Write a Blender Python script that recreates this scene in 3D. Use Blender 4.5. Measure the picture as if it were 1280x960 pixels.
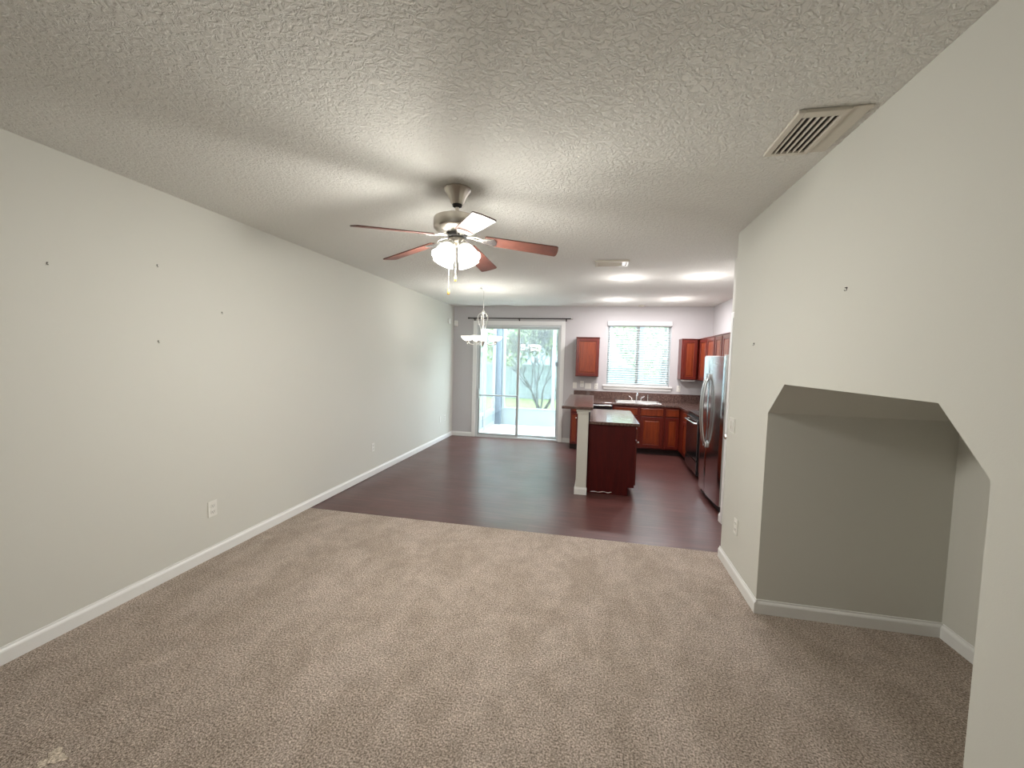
import bpy, bmesh, math, random
from mathutils import Vector, Matrix
random.seed(7)
for o in list(bpy.data.objects): bpy.data.objects.remove(o)
scn = bpy.context.scene
COL = scn.collection
PI = math.pi

# ------------------------------------------------------------------ camera
F_PX = 516.47
YAW, PITCH, ROLL, CAMZ = 0.1972, -0.0594, 0.0271, 1.6531
fw = Vector((-math.sin(YAW)*math.cos(PITCH), math.cos(YAW)*math.cos(PITCH), math.sin(PITCH)))
rt = fw.cross(Vector((0, 0, 1))).normalized(); up = rt.cross(fw)
rt2 = rt*math.cos(ROLL) + up*math.sin(ROLL); up2 = -rt*math.sin(ROLL) + up*math.cos(ROLL)
cd = bpy.data.cameras.new('camera'); cam = bpy.data.objects.new('camera', cd); COL.objects.link(cam)
M = Matrix((rt2, up2, -fw)).transposed().to_4x4(); M.translation = Vector((0, 0, CAMZ))
cam.matrix_world = M
cd.sensor_fit = 'HORIZONTAL'; cd.sensor_width = 36; cd.lens = F_PX/1280*36; cd.clip_start = .05; cd.clip_end = 200
scn.camera = cam

# ------------------------------------------------------------------ exposure, world, lights
scn.view_settings.view_transform = 'Standard'; scn.view_settings.look = 'None'
scn.view_settings.gamma = 1; scn.view_settings.use_curve_mapping = False
scn.view_settings.exposure = 0.09
W = bpy.data.worlds.new('sky'); scn.world = W; W.use_nodes = True
wn = W.node_tree.nodes['Background']; wn.inputs['Color'].default_value = (.80, .92, 1, 1); wn.inputs['Strength'].default_value = 10.5

FAN_W = 30.0          # watts of each fan bulb
CAN_W = 21.0           # watts of each recessed light
CHAND_W = 4.2         # watts of each chandelier bulb
REAR_FILL_W = 8.0  # watts of the added fill light behind the camera

# ------------------------------------------------------------------ materials
def lin(r, g, b):
    f = lambda c: (c/255/12.92) if c/255 <= .04045 else ((c/255+.055)/1.055)**2.4
    return (f(r), f(g), f(b), 1)
def mat(name, color, rough=.6, metal=0.0, spec=.5, coat=0.0):
    m = bpy.data.materials.new(name); m.use_nodes = True
    b = m.node_tree.nodes['Principled BSDF']
    b.inputs['Base Color'].default_value = color; b.inputs['Roughness'].default_value = rough
    b.inputs['Metallic'].default_value = metal; b.inputs['Specular IOR Level'].default_value = spec
    b.inputs['Coat Weight'].default_value = coat; b.inputs['Coat Roughness'].default_value = .12
    return m
def nd(m, t): return m.node_tree.nodes.new(t)
def lk(m, a, b): m.node_tree.links.new(a, b)
def noise(m, scale, detail=3, rough=.5, coords=None, dist=0.0, stretch=(1, 1, 1)):
    tc = nd(m, 'ShaderNodeTexCoord'); mp = nd(m, 'ShaderNodeMapping'); mp.inputs['Scale'].default_value = stretch
    lk(m, tc.outputs['Object'], mp.inputs['Vector'])
    n = nd(m, 'ShaderNodeTexNoise'); n.inputs['Scale'].default_value = scale; n.inputs['Detail'].default_value = detail
    n.inputs['Roughness'].default_value = rough; n.inputs['Distortion'].default_value = dist
    lk(m, mp.outputs['Vector'], n.inputs['Vector']); return n
def ramp(m, src, stops):
    r = nd(m, 'ShaderNodeValToRGB'); e = r.color_ramp.elements
    while len(e) < len(stops): e.new(.5)
    for i, (p, c) in enumerate(stops): e[i].position = p; e[i].color = c
    lk(m, src, r.inputs['Fac']); return r
def bump(m, src, strength, dist, prev=None):
    b = nd(m, 'ShaderNodeBump'); b.inputs['Strength'].default_value = strength; b.inputs['Distance'].default_value = dist
    lk(m, src, b.inputs['Height'])
    if prev: lk(m, prev.outputs['Normal'], b.inputs['Normal'])
    return b
def bs(m): return m.node_tree.nodes['Principled BSDF']
def g(v): return (v, v, v, 1)

def paint(name, col, tex=240, s=.12):
    m = mat(name, col, .75, spec=.25)
    n = noise(m, tex, 2); b = bump(m, n.outputs['Fac'], s, .002); lk(m, b.outputs['Normal'], bs(m).inputs['Normal'])
    return m
M_wall = paint('wall_paint', (.655, .65, .595, 1))
M_niche = M_wall
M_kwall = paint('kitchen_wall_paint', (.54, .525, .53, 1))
M_white = mat('white_trim_paint', (.82, .82, .80, 1), .4)
M_plastic = mat('white_plastic', (.80, .79, .74, 1), .35)
M_slot = mat('outlet_slot', (.12, .11, .10, 1), .6)

M_ceil = mat('ceiling_texture', (.775, .765, .72, 1), .9, spec=.15)
n1 = noise(M_ceil, 42, 4, .55, dist=1.0); r1 = ramp(M_ceil, n1.outputs['Fac'], [(.42, g(0)), (.52, g(.75)), (.60, g(1))])
n2 = noise(M_ceil, 60, 3, .6); b1 = bump(M_ceil, r1.outputs['Color'], .8, .005); b2 = bump(M_ceil, n2.outputs['Fac'], .35, .003, b1)
lk(M_ceil, b2.outputs['Normal'], bs(M_ceil).inputs['Normal'])

M_carpet = mat('carpet_pile', (.3, .25, .2, 1), .95, spec=.08)
va = noise(M_carpet, 115, 3, .75); vb = noise(M_carpet, 2.2, 5, .66, dist=.4, stretch=(1.6, .8, 1)); vc = noise(M_carpet, 9, 3, .6)
ra = ramp(M_carpet, va.outputs['Fac'], [(.34, (.13, .105, .082, 1)), (.5, (.435, .36, .305, 1)), (.66, (.82, .71, .62, 1))])
rb = ramp(M_carpet, vb.outputs['Fac'], [(.40, (.90, .885, .86, 1)), (.60, (1.08, 1.08, 1.08, 1))])
rc = ramp(M_carpet, vc.outputs['Fac'], [(.35, g(.92)), (.65, g(1.06))])
mx = nd(M_carpet, 'ShaderNodeMixRGB'); mx.blend_type = 'MULTIPLY'; mx.inputs[0].default_value = 1
lk(M_carpet, ra.outputs['Color'], mx.inputs[1]); lk(M_carpet, rb.outputs['Color'], mx.inputs[2])
my = nd(M_carpet, 'ShaderNodeMixRGB'); my.blend_type = 'MULTIPLY'; my.inputs[0].default_value = 1
lk(M_carpet, mx.outputs[0], my.inputs[1]); lk(M_carpet, rc.outputs['Color'], my.inputs[2])
lk(M_carpet, my.outputs[0], bs(M_carpet).inputs['Base Color'])
bb = bump(M_carpet, va.outputs['Fac'], .9, .012); lk(M_carpet, bb.outputs['Normal'], bs(M_carpet).inputs['Normal'])
M_carpet_worn = mat('carpet_worn_patch', (.5, .43, .35, 1), .95, spec=.08)
vw = noise(M_carpet_worn, 130, 3, .7); rw = ramp(M_carpet_worn, vw.outputs['Fac'], [(.35, (.25, .2, .15, 1)), (.62, (.8, .7, .58, 1))])
lk(M_carpet_worn, rw.outputs['Color'], bs(M_carpet_worn).inputs['Base Color'])

M_vinyl = mat('dark_plank_floor', (.08, .04, .035, 1), .3, spec=.8)
na = noise(M_vinyl, 7, 5, .6, stretch=(.35, 5, 1)); nb = noise(M_vinyl, 1.7, 3)
rv = ramp(M_vinyl, na.outputs['Fac'], [(.3, (.056, .017, .014, 1)), (.55, (.098, .034, .029, 1)), (.75, (.145, .058, .050, 1))])
br = nd(M_vinyl, 'ShaderNodeTexBrick'); tcv = nd(M_vinyl, 'ShaderNodeTexCoord'); lk(M_vinyl, tcv.outputs['Object'], br.inputs['Vector'])
br.inputs['Scale'].default_value = 1; br.inputs['Brick Width'].default_value = 1.2; br.inputs['Row Height'].default_value = .15
br.inputs['Mortar Size'].default_value = .0015; br.inputs['Color1'].default_value = g(1.08); br.inputs['Color2'].default_value = g(.86); br.inputs['Mortar'].default_value = g(.55)
mv = nd(M_vinyl, 'ShaderNodeMixRGB'); mv.blend_type = 'MULTIPLY'; mv.inputs[0].default_value = .8
lk(M_vinyl, rv.outputs['Color'], mv.inputs[1]); lk(M_vinyl, br.outputs['Color'], mv.inputs[2]); lk(M_vinyl, mv.outputs[0], bs(M_vinyl).inputs['Base Color'])
rr = ramp(M_vinyl, nb.outputs['Fac'], [(.3, g(.31)), (.7, g(.38))]); lk(M_vinyl, rr.outputs['Color'], bs(M_vinyl).inputs['Roughness'])
bv = bump(M_vinyl, na.outputs['Fac'], .05, .001); lk(M_vinyl, bv.outputs['Normal'], bs(M_vinyl).inputs['Normal'])

def wood(name, a, b, rough=.32, stretch=(6, 6, .7), coat=.12):
    m = mat(name, a, rough, coat=coat)
    n = noise(m, 5, 4, .6, dist=.6, stretch=stretch); r = ramp(m, n.outputs['Fac'], [(.3, a), (.7, b)])
    lk(m, r.outputs['Color'], bs(m).inputs['Base Color']); return m
M_cherry = wood('cherry_wood', (.080, .0055, .003, 1), (.145, .014, .005, 1))
M_cherry_panel = wood('cherry_wood_panel', (.145, .018, .004, 1), (.25, .042, .008, 1))
M_blade = wood('fan_blade_wood', (.070, .024, .017, 1), (.13, .045, .029, 1), .5, (2, 2, 2), 0)
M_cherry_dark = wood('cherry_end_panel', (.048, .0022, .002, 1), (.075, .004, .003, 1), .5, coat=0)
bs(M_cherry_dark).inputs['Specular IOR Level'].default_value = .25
M_kick = mat('toe_kick_dark', (.02, .008, .006, 1), .6)

def stone(name):
    m = mat(name, (.1, .06, .05, 1), .2, coat=.5)
    n = noise(m, 55, 4, .7); r = ramp(m, n.outputs['Fac'], [(.34, (.030, .016, .014, 1)), (.5, (.115, .065, .055, 1)), (.62, (.17, .11, .09, 1)), (.72, (.33, .25, .20, 1))])
    lk(m, r.outputs['Color'], bs(m).inputs['Base Color']); return m
M_stone = stone('brown_laminate_counter')
M_nickel = mat('brushed_nickel', (.62, .58, .52, 1), .28, 1)
M_nickel_lt = mat('pale_nickel', (.80, .79, .76, 1), .25, 1)
M_chrome = mat('chrome', (.85, .85, .86, 1), .12, 1)
M_steel = mat('stainless_steel', (.66, .67, .68, 1), .17, 1)
ns = noise(M_steel, 3, 3, stretch=(60, 60, .4)); bst = bump(M_steel, ns.outputs['Fac'], .05, .001); lk(M_steel, bst.outputs['Normal'], bs(M_steel).inputs['Normal'])
M_steel_sink = mat('sink_steel', (.80, .80, .79, 1), .3, .85)
M_grey = mat('fridge_side_grey', (.50, .49, .49, 1), .5, 0)
M_black = mat('black_appliance', (.012, .012, .013, 1), .15, coat=.5)
M_black_r = mat('black_matte', (.02, .018, .017, 1), .6)
M_rod = mat('dark_bronze_rod', (.05, .04, .035, 1), .4, .6)
M_brass = mat('brass_fob', (.55, .33, .10, 1), .35, .6)
M_vent = mat('beige_vent_metal', (.62, .58, .50, 1), .5)
M_ventdark = mat('vent_shade_paint', (.02, .016, .012, 1), .8)  # near-black colour stands for the shade inside the vents
M_alu = mat('grey_aluminium_frame', (.48, .52, .52, 1), .45, .3)
M_blind = mat('white_blind_slat', (.58, .59, .59, 1), .5)
M_concrete = mat('pale_patio_concrete', (.70, .76, .73, 1), .85)
nc = noise(M_concrete, 6, 4); rcn = ramp(M_concrete, nc.outputs['Fac'], [(.3, (.68, .66, .63, 1)), (.7, (.85, .84, .81, 1))]); lk(M_concrete, rcn.outputs['Color'], bs(M_concrete).inputs['Base Color'])
M_outwhite = mat('white_exterior_paint', (.62, .64, .64, 1), .6)
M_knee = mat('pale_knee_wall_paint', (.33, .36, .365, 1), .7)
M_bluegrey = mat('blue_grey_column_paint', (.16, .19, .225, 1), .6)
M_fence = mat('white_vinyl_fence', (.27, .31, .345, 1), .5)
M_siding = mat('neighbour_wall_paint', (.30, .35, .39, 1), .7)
M_grass = mat('lawn_grass', (.2, .3, .08, 1), .9)
ng = noise(M_grass, 14, 5, .7); rg = ramp(M_grass, ng.outputs['Fac'], [(.3, (.12, .20, .05, 1)), (.7, (.34, .40, .16, 1))]); lk(M_grass, rg.outputs['Color'], bs(M_grass).inputs['Base Color'])
M_bark = mat('pale_bark', (.34, .30, .27, 1), .8)
nbk = noise(M_bark, 12, 4); rbk = ramp(M_bark, nbk.outputs['Fac'], [(.3, (.045, .04, .038, 1)), (.7, (.11, .10, .09, 1))]); lk(M_bark, rbk.outputs['Color'], bs(M_bark).inputs['Base Color'])
def leafmat(name, a, b):
    m = mat(name, a, .6); n = noise(m, 3, 4); r = ramp(m, n.outputs['Fac'], [(.35, a), (.65, b)])
    lk(m, r.outputs['Color'], bs(m).inputs['Base Color']); return m
M_leaf = leafmat('evergreen_leaf', (.16, .24, .09, 1), (.52, .60, .32, 1))
M_leaf2 = leafmat('shrub_leaf', (.16, .26, .12, 1), (.34, .46, .26, 1))

def emis(name, col, s):
    m = bpy.data.materials.new(name); m.use_nodes = True; nt = m.node_tree; nt.nodes.remove(nt.nodes['Principled BSDF'])
    e = nd(m, 'ShaderNodeEmission'); e.inputs['Color'].default_value = col; e.inputs['Strength'].default_value = s
    lk(m, e.outputs[0], nt.nodes['Material Output'].inputs['Surface']); return m
M_lens = emis('recessed_lens_glow', (1, .97, .92, 1), 9)
M_bulb = emis('bulb_glow', (1, .93, .80, 1), 18)
def frosted(name, glow, trans):
    m = bpy.data.materials.new(name); m.use_nodes = True; nt = m.node_tree; out = nt.nodes['Material Output']
    b = nt.nodes['Principled BSDF']; b.inputs['Base Color'].default_value = (.9, .9, .87, 1); b.inputs['Roughness'].default_value = .2
    b.inputs['Emission Color'].default_value = (1, .95, .86, 1); b.inputs['Emission Strength'].default_value = glow
    t = nd(m, 'ShaderNodeBsdfTransparent'); x = nd(m, 'ShaderNodeMixShader'); x.inputs[0].default_value = trans
    lk(m, b.outputs[0], x.inputs[1]); lk(m, t.outputs[0], x.inputs[2]); lk(m, x.outputs[0], out.inputs['Surface']); return m
M_shade = frosted('frosted_glass_shade', .35, .34)
M_bowl = frosted('alabaster_glass_bowl', 1.0, .25)
def pane(name, tint=(1, 1, 1, 1), gl=.09):
    m = bpy.data.materials.new(name); m.use_nodes = True; nt = m.node_tree; nt.nodes.remove(nt.nodes['Principled BSDF'])
    t = nd(m, 'ShaderNodeBsdfTransparent'); t.inputs[0].default_value = tint
    gsy = nd(m, 'ShaderNodeBsdfGlossy'); gsy.inputs['Roughness'].default_value = .01
    x = nd(m, 'ShaderNodeMixShader'); x.inputs[0].default_value = gl
    lk(m, t.outputs[0], x.inputs[1]); lk(m, gsy.outputs[0], x.inputs[2]); lk(m, x.outputs[0], nt.nodes['Material Output'].inputs['Surface']); return m
M_glass = pane('window_glass', (.93, .97, .97, 1))
def screenmat():
    m = bpy.data.materials.new('insect_screen_mesh'); m.use_nodes = True; nt = m.node_tree
    b = nt.nodes['Principled BSDF']; b.inputs['Base Color'].default_value = (.30, .33, .34, 1); b.inputs['Roughness'].default_value = .8
    t = nd(m, 'ShaderNodeBsdfTransparent'); x = nd(m, 'ShaderNodeMixShader'); x.inputs[0].default_value = .87
    lk(m, b.outputs[0], x.inputs[1]); lk(m, t.outputs[0], x.inputs[2]); lk(m, x.outputs[0], nt.nodes['Material Output'].inputs['Surface']); return m
M_screen = screenmat()

# ------------------------------------------------------------------ helpers
ORG = {}
def NB(): return bmesh.new()
def box(bm, x0, y0, z0, x1, y1, z1, bev=0.0, seg=2):
    r = bmesh.ops.create_cube(bm, size=1)
    vs = r['verts']
    for v in vs:
        v.co = Vector(((x0+x1)/2 + v.co.x*(x1-x0), (y0+y1)/2 + v.co.y*(y1-y0), (z0+z1)/2 + v.co.z*(z1-z0)))
    if bev > 0:
        es = list({e for v in vs for e in v.link_edges})
        bmesh.ops.bevel(bm, geom=es, offset=bev, segments=seg, affect='EDGES', profile=.5)
    return bm
def rotv(vs, c, M3):
    for v in vs: v.co = Vector(c) + M3 @ (v.co - Vector(c))
def lathe(bm, prof, c=(0, 0, 0), axis='Z', seg=28, flute=0.0, nfl=12):
    """revolve (radius, height) pairs about an axis through c; closes when radius is 0"""
    rings = []
    for r, h in prof:
        ring = []
        if r < 1e-6:
            p = {'Z': (0, 0, h), 'X': (h, 0, 0), 'Y': (0, h, 0)}[axis]
            ring = [bm.verts.new(Vector(c)+Vector(p))]
        else:
            for i in range(seg):
                a = 2*PI*i/seg; rr_ = r*(1+flute*math.cos(nfl*a)); u, v = rr_*math.cos(a), rr_*math.sin(a)
                p = {'Z': (u, v, h), 'X': (h, u, v), 'Y': (v, h, u)}[axis]
                ring.append(bm.verts.new(Vector(c)+Vector(p)))
        rings.append(ring)
    for A, B in zip(rings, rings[1:]):
        for i in range(seg):
            j = (i+1) % seg
            if len(A) == 1 and len(B) == 1: continue
            if len(A) == 1: bm.faces.new((A[0], B[j], B[i]))
            elif len(B) == 1: bm.faces.new((A[i], A[j], B[0]))
            else: bm.faces.new((A[i], A[j], B[j], B[i]))
    return bm
def tube(bm, pts, rads, seg=10, cap=True):
    pts = [Vector(p) for p in pts]
    if not hasattr(rads, '__len__'): rads = [rads]*len(pts)
    rings = []; prev = None
    for i, p in enumerate(pts):
        t = (pts[min(i+1, len(pts)-1)] - pts[max(i-1, 0)]).normalized()
        if prev is None:
            a = Vector((0, 0, 1)) if abs(t.z) < .9 else Vector((1, 0, 0)); u = t.cross(a).normalized()
        else:
            u = (prev - t*prev.dot(t)).normalized()
        prev = u; w = t.cross(u)
        rings.append([bm.verts.new(p + (u*math.cos(2*PI*k/seg) + w*math.sin(2*PI*k/seg))*rads[i]) for k in range(seg)])
    for A, B in zip(rings, rings[1:]):
        for k in range(seg):
            bm.faces.new((A[k], A[(k+1) % seg], B[(k+1) % seg], B[k]))
    if cap:
        bm.faces.new(rings[0][::-1]); bm.faces.new(rings[-1])
    return bm
def prism(bm, poly, ax, a0, a1):
    """extrude a 2-D polygon along an axis: ax 'X' poly=(y,z); 'Y' poly=(x,z); 'Z' poly=(x,y)"""
    def P(q, a): return {'X': (a, q[0], q[1]), 'Y': (q[0], a, q[1]), 'Z': (q[0], q[1], a)}[ax]
    A = [bm.verts.new(P(q, a0)) for q in poly]; B = [bm.verts.new(P(q, a1)) for q in poly]
    n = len(poly)
    bm.faces.new(A[::-1]); bm.faces.new(B)
    for i in range(n): bm.faces.new((A[i], A[(i+1) % n], B[(i+1) % n], B[i]))
    return bm
def obj(name, bm, m, parent=None, smooth=False, label=None, kind=None):
    bmesh.ops.recalc_face_normals(bm, faces=bm.faces)
    org = ORG.get(parent.name, Vector((0, 0, 0))) if parent else Vector((0, 0, 0))
    if org.length: bmesh.ops.translate(bm, vec=-org, verts=bm.verts)
    me = bpy.data.meshes.new(name); bm.to_mesh(me); bm.free()
    if smooth:
        for p in me.polygons: p.use_smooth = True
        me.set_sharp_from_angle(angle=math.radians(40))
    me.materials.append(m)
    o = bpy.data.objects.new(name, me); COL.objects.link(o)
    if parent: o.parent = parent
    ORG[o.name] = org
    if label: o['label'] = label
    if kind: o['kind'] = kind
    return o
def thing(name, label, cat, loc, group=None, kind=None):
    o = bpy.data.objects.new(name, None); COL.objects.link(o); o.location = loc; o.empty_display_size = .1
    ORG[o.name] = Vector(loc); o['label'] = label; o['category'] = cat
    if group: o['group'] = group
    if kind: o['kind'] = kind
    return o
def tag(o, label, cat, group=None, kind=None):
    o['label'] = label; o['category'] = cat
    if group: o['group'] = group
    if kind: o['kind'] = kind
    return o
def struct(name, bm, m, parent=None, label=None, smooth=False):
    o = obj(name, bm, m, parent, smooth, label)
    if not parent: o['kind'] = 'structure'
    return o
def dup(root, loc, label=None, group=None, rz=None):
    def cp(o, par):
        c = o.copy(); COL.objects.link(c); c.parent = par
        for ch in list(o.children): cp(ch, c)
        return c
    r = cp(root, None); r.location = loc; ORG[r.name] = Vector(loc)
    if rz is not None: r.rotation_euler = (0, 0, rz)
    if label: r['label'] = label
    if group: r['group'] = group
    return r

# ------------------------------------------------------------------ dimensions (metres)
XL, XR, YB, XK, H = -2.965, 1.119, 8.39, 2.144, 2.74
YE, YC, YN, XN, YF = 3.768, 3.857, 2.965, 2.174, -3.4
DX0, DX1, DZ = -2.45, -.695, 2.36           # sliding door opening
WX0, WX1, WZ0, WZ1 = .225, 1.405, 1.205, 2.40  # kitchen window opening

# ------------------------------------------------------------------ room shell
b = NB(); box(b, XL-.1, YC, -.12, XK+.1, YB+.02, -.006)
o = struct('floor', b, M_vinyl, label='dark reddish brown plank floor in the dining area and kitchen')
b = NB(); box(b, XL-.1, YF-.1, -.12, XN+.1, YC, 0, .004, 2)
o = struct('floor', b, M_carpet, label='beige cut pile carpet covering the living room floor')
b = NB(); box(b, XL-.12, YF-.12, H, XK+.2, YB+.12, H+.1); struct('ceiling', b, M_ceil)
b = NB(); box(b, XL-.12, YF-.12, -.12, XL, YB+.12, H); struct('wall_left', b, M_wall)
b = NB(); box(b, XL, YF-.12, -.12, XR, YF, H); struct('wall_front', b, M_wall)
b = NB()
T = .14
box(b, XL, YB, -.12, DX0, YB+T, H); box(b, DX0, YB, DZ, DX1, YB+T, H); box(b, DX0, YB, -.12, DX1, YB+T, -.006)
box(b, DX1, YB, -.12, WX0, YB+T, H); box(b, WX0, YB, -.12, WX1, YB+T, WZ0-.03); box(b, WX0, YB, WZ1, WX1, YB+T, H)
box(b, WX1, YB, -.12, XK+.12, YB+T, H); struct('wall_back', b, M_kwall)
b = NB(); box(b, XK, 4.64, -.12, XK+.12, YB, H); struct('wall_kitchen', b, M_kwall)
# right wall: one outline whose notch is the opening of the alcove under the stairs
b = NB()
prism(b, [(YF-.12, -.12), (1.409, -.12), (1.409, 1.345), (1.616, 1.547), (2.753, 1.547), (YN, 1.35), (YN, -.12), (YE, -.12), (YE, H), (YF-.12, H)], 'X', XR, XR+.1)
struct('wall_right', b, M_wall)
b = NB()
box(b, XR+.1, YN, -.12, XN+.1, YN+.1, H-1.0); box(b, XN, 1.3, -.12, XN+.1, YN, 1.75); box(b, XR+.1, 1.3, -.12, XN, 1.409, 1.75)
prism(b, [(1.409, 1.345), (1.616, 1.547), (2.753, 1.547), (YN, 1.35), (YN, 1.75), (1.409, 1.75)], 'X', XR+.1, XN)
struct('wall_alcove', b, M_niche)
# pantry wall behind the end of the right wall, with its cased door
PX = 1.362; PY0, PY1 = 3.86, 4.56
b = NB(); box(b, XR+.1, YE-.1, -.12, XK+.1, YE, H)
box(b, PX, YE, -.12, PX+.1, PY0, H); box(b, PX, PY0, 2.13, PX+.1, PY1, H); box(b, PX, PY1, -.12, PX+.1, 4.66, H); box(b, PX+.1, 4.56, -.12, XK, 4.66, H)
struct('wall_pantry', b, M_wall)
d2 = NB(); box(d2, PX+.02, PY0+.004, 0, PX+.055, PY1-.004, 2.126, .002)
door2 = struct('door_2', d2, M_white)
k = NB(); lathe(k, [(0, -.075), (.018, -.074), (.027, -.06), (.022, -.045), (.010, -.035), (.010, -.008), (.026, -.006), (.026, 0), (0, 0)], (PX+.0195, 4.49, .93), 'X', 20)
obj('door_knob', k, M_nickel_lt, door2, True, label='pale nickel door knob')
b = NB(); box(b, PX-.016, PY1, 0, PX, PY1+.06, 2.19, .004); box(b, PX-.016, PY0-.06, 0, PX, PY0, 2.19, .004); box(b, PX-.016, PY0, 2.13, PX, PY1, 2.19, .004)
struct('trim_1', b, M_white)

BP = [(0, 0), (.015, 0), (.015, .066), (.012, .074), (.006, .082), (.005, .092), (0, .092)]
def baseboard(name, segs):
    """segs: (axis, fixed, a0, a1, sign) boards joined in one mesh; sign is the side the board faces"""
    b = NB()
    for ax, f, a0, a1, s, z0 in segs:
        poly = [(f + s*d, z + z0) for d, z in BP]
        prism(b, poly, 'Y' if ax == 'Y' else 'X', a0, a1)
    return struct(name, b, M_white)
baseboard('baseboard_left', [('Y', XL, YF, YB-.001, 1, 0), ])
baseboard('baseboard_back', [('X', YB, XL+.015, -2.535, -1, -.005), ('X', YB, -.612, -.43, -1, -.005)])
baseboard('baseboard_right', [('Y', XR, YN-.015, YE+.015, -1, 0), ('Y', XR, YF, 1.409, -1, 0)])
baseboard('baseboard_wall_end', [('X', YE, XR, PX, 1, 0)])
baseboard('baseboard_alcove', [('X', YN, XR, XN, -1, 0), ('Y', XN, 1.409, YN-.015, -1, 0)])
baseboard('baseboard_pantry', [('Y', PX, PY1+.061, 4.675, -1, -.005)])

# worn pale spot in the carpet
b = NB(); pts = []
for i in range(22):
    a = 2*PI*i/22; r = .035*(1+.35*math.sin(3*a+1)+.2*math.sin(7*a)); pts.append((-2.077+1.2*r*math.cos(a), 1.184+r*math.sin(a)))
prism(b, pts, 'Z', .0003, .0025)
tag(obj('carpet_patch', b, M_carpet_worn), 'small pale frayed spot in the carpet near the left wall', 'carpet patch')

# ------------------------------------------------------------------ sliding glass door
d1 = bpy.data.objects.new('door_1', None); COL.objects.link(d1); d1.location = (DX0, YB, 0); ORG['door_1'] = Vector((DX0, YB, 0)); d1['kind'] = 'structure'
b = NB()
box(b, DX0-.08, YB-.018, -.005, DX0, YB, DZ+.08, .004); box(b, DX1, YB-.018, -.005, DX1+.08, YB, DZ+.08, .004); box(b, DX0, YB-.018, DZ, DX1, YB, DZ+.08, .004)
obj('casing', b, M_white, d1)
fr = .035
b = NB()
box(b, DX0, YB, 0, DX0+fr, YB+.12, DZ); box(b, DX1-fr, YB, 0, DX1, YB+.12, DZ); box(b, DX0+fr, YB, DZ-fr, DX1-fr, YB+.12, DZ); box(b, DX0+fr, YB, -.005, DX1-fr, YB+.12, .03)
obj('frame', b, M_outwhite, d1)
MX = -1.565
def sash(x0, x1, y, name, sl, sr):
    z0, z1 = .031, DZ-fr-.001
    b = NB()
    box(b, x0, y, z0, x0+sl, y+.035, z1); box(b, x1-sr, y, z0, x1, y+.035, z1); box(b, x0+sl, y, z0, x1-sr, y+.035, z0+.05); box(b, x0+sl, y, z1-.045, x1-sr, y+.035, z1)
    s = obj(name, b, M_alu, d1)
    gl = NB(); box(gl, x0+sl, y+.015, z0+.05, x1-sr, y+.019, z1-.045); obj('glass_pane', gl, M_glass, s)
    return s
sl = sash(DX0+fr, MX+.03, YB+.02, 'sliding_panel', .045, .05)
sr = sash(MX-.03, DX1-fr, YB+.07, 'fixed_panel', .05, .035)
b = NB(); box(b, DX0+fr+.004, YB-.02, .80, DX0+fr+.04, YB+.018, 1.02, .006); obj('handle', b, M_alu, sl)
b = NB(); tube(b, [(DX0+fr+.01, YB+.006, .885), (MX+.02, YB+.006, .895)], .015, 10); box(b, DX0+fr, YB-.008, .86, DX0+fr+.03, YB+.02, .93, .003)
obj('security_bar', b, M_alu, d1)
b = NB(); box(b, -.80, YB+.065, 1.535, -.72, YB+.084, 1.625, .004); obj('sensor', b, M_siding, sr)

# ------------------------------------------------------------------ kitchen window with blind
w1 = bpy.data.objects.new('window_1', None); COL.objects.link(w1); w1.location = (.8, YB, WZ0); ORG['window_1'] = Vector((.8, YB, WZ0)); w1['kind'] = 'structure'
b = NB(); box(b, WX0, YB+.07, WZ0, WX0+.04, YB+.12, WZ1); box(b, WX1-.04, YB+.07, WZ0, WX1, YB+.12, WZ1); box(b, WX0+.04, YB+.07, WZ0, WX1-.04, YB+.12, WZ0+.04); box(b, WX0+.04, YB+.07, WZ1-.04, WX1-.04, YB+.12, WZ1)
obj('window_frame', b, M_outwhite, w1)
b = NB(); box(b, .775, YB+.065, WZ0+.04, .835, YB+.115, WZ1-.04); obj('mullion', b, M_alu, w1)
for a0, a1 in ((WX0+.04, .775), (.835, WX1-.04)):
    b = NB(); box(b, a0, YB+.09, WZ0+.04, a1, YB+.094, WZ1-.04); obj('glass_pane', b, M_glass, w1)
b = NB(); box(b, WX0-.065, YB-.045, WZ0-.03, WX1+.055, YB+.07, WZ0, .006); box(b, WX0-.05, YB-.02, WZ0-.085, WX1+.04, YB, WZ0-.03, .005)
obj('window_sill', b, M_white, w1)
bl = thing('window_blind', 'white horizontal slat blind lowered over the kitchen window', 'window blind', (.8, YB-.02, WZ0))
b = NB(); box(b, WX0-.012, YB-.052, 2.365, WX1+.008, YB-.004, 2.452, .006); box(b, WX0+.01, YB+.0, 2.35, WX1-.01, YB+.055, 2.399)
obj('valance', b, M_blind, bl)
b = NB(); nsl = 26
for i in range(nsl):
    z = 1.245 + i*(2.335-1.245)/(nsl-1)
    r = bmesh.ops.create_cube(b, size=1)
    ca, sa = math.cos(math.radians(12)), math.sin(math.radians(12))
    for v in r['verts']:
        x, y, zz = v.co.x*(WX1-WX0-.02), v.co.y*.048, v.co.z*.003
        v.co = Vector((.815+x, YB+.032+y*ca-zz*sa, z+y*sa+zz*ca))
obj('slats', b, M_blind, bl, kind=None)
b = NB(); box(b, WX0+.012, YB+.012, 1.207, WX1-.012, YB+.052, 1.226, .004); obj('bottom_rail', b, M_blind, bl)
b = NB()
for x in (.36, .66, 1.0, 1.27):
    for dy in (.007, .057): tube(b, [(x, YB+dy, 1.21), (x, YB+dy, 2.35)], .0015, 5)
obj('ladder_cord', b, M_blind, bl)
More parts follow.
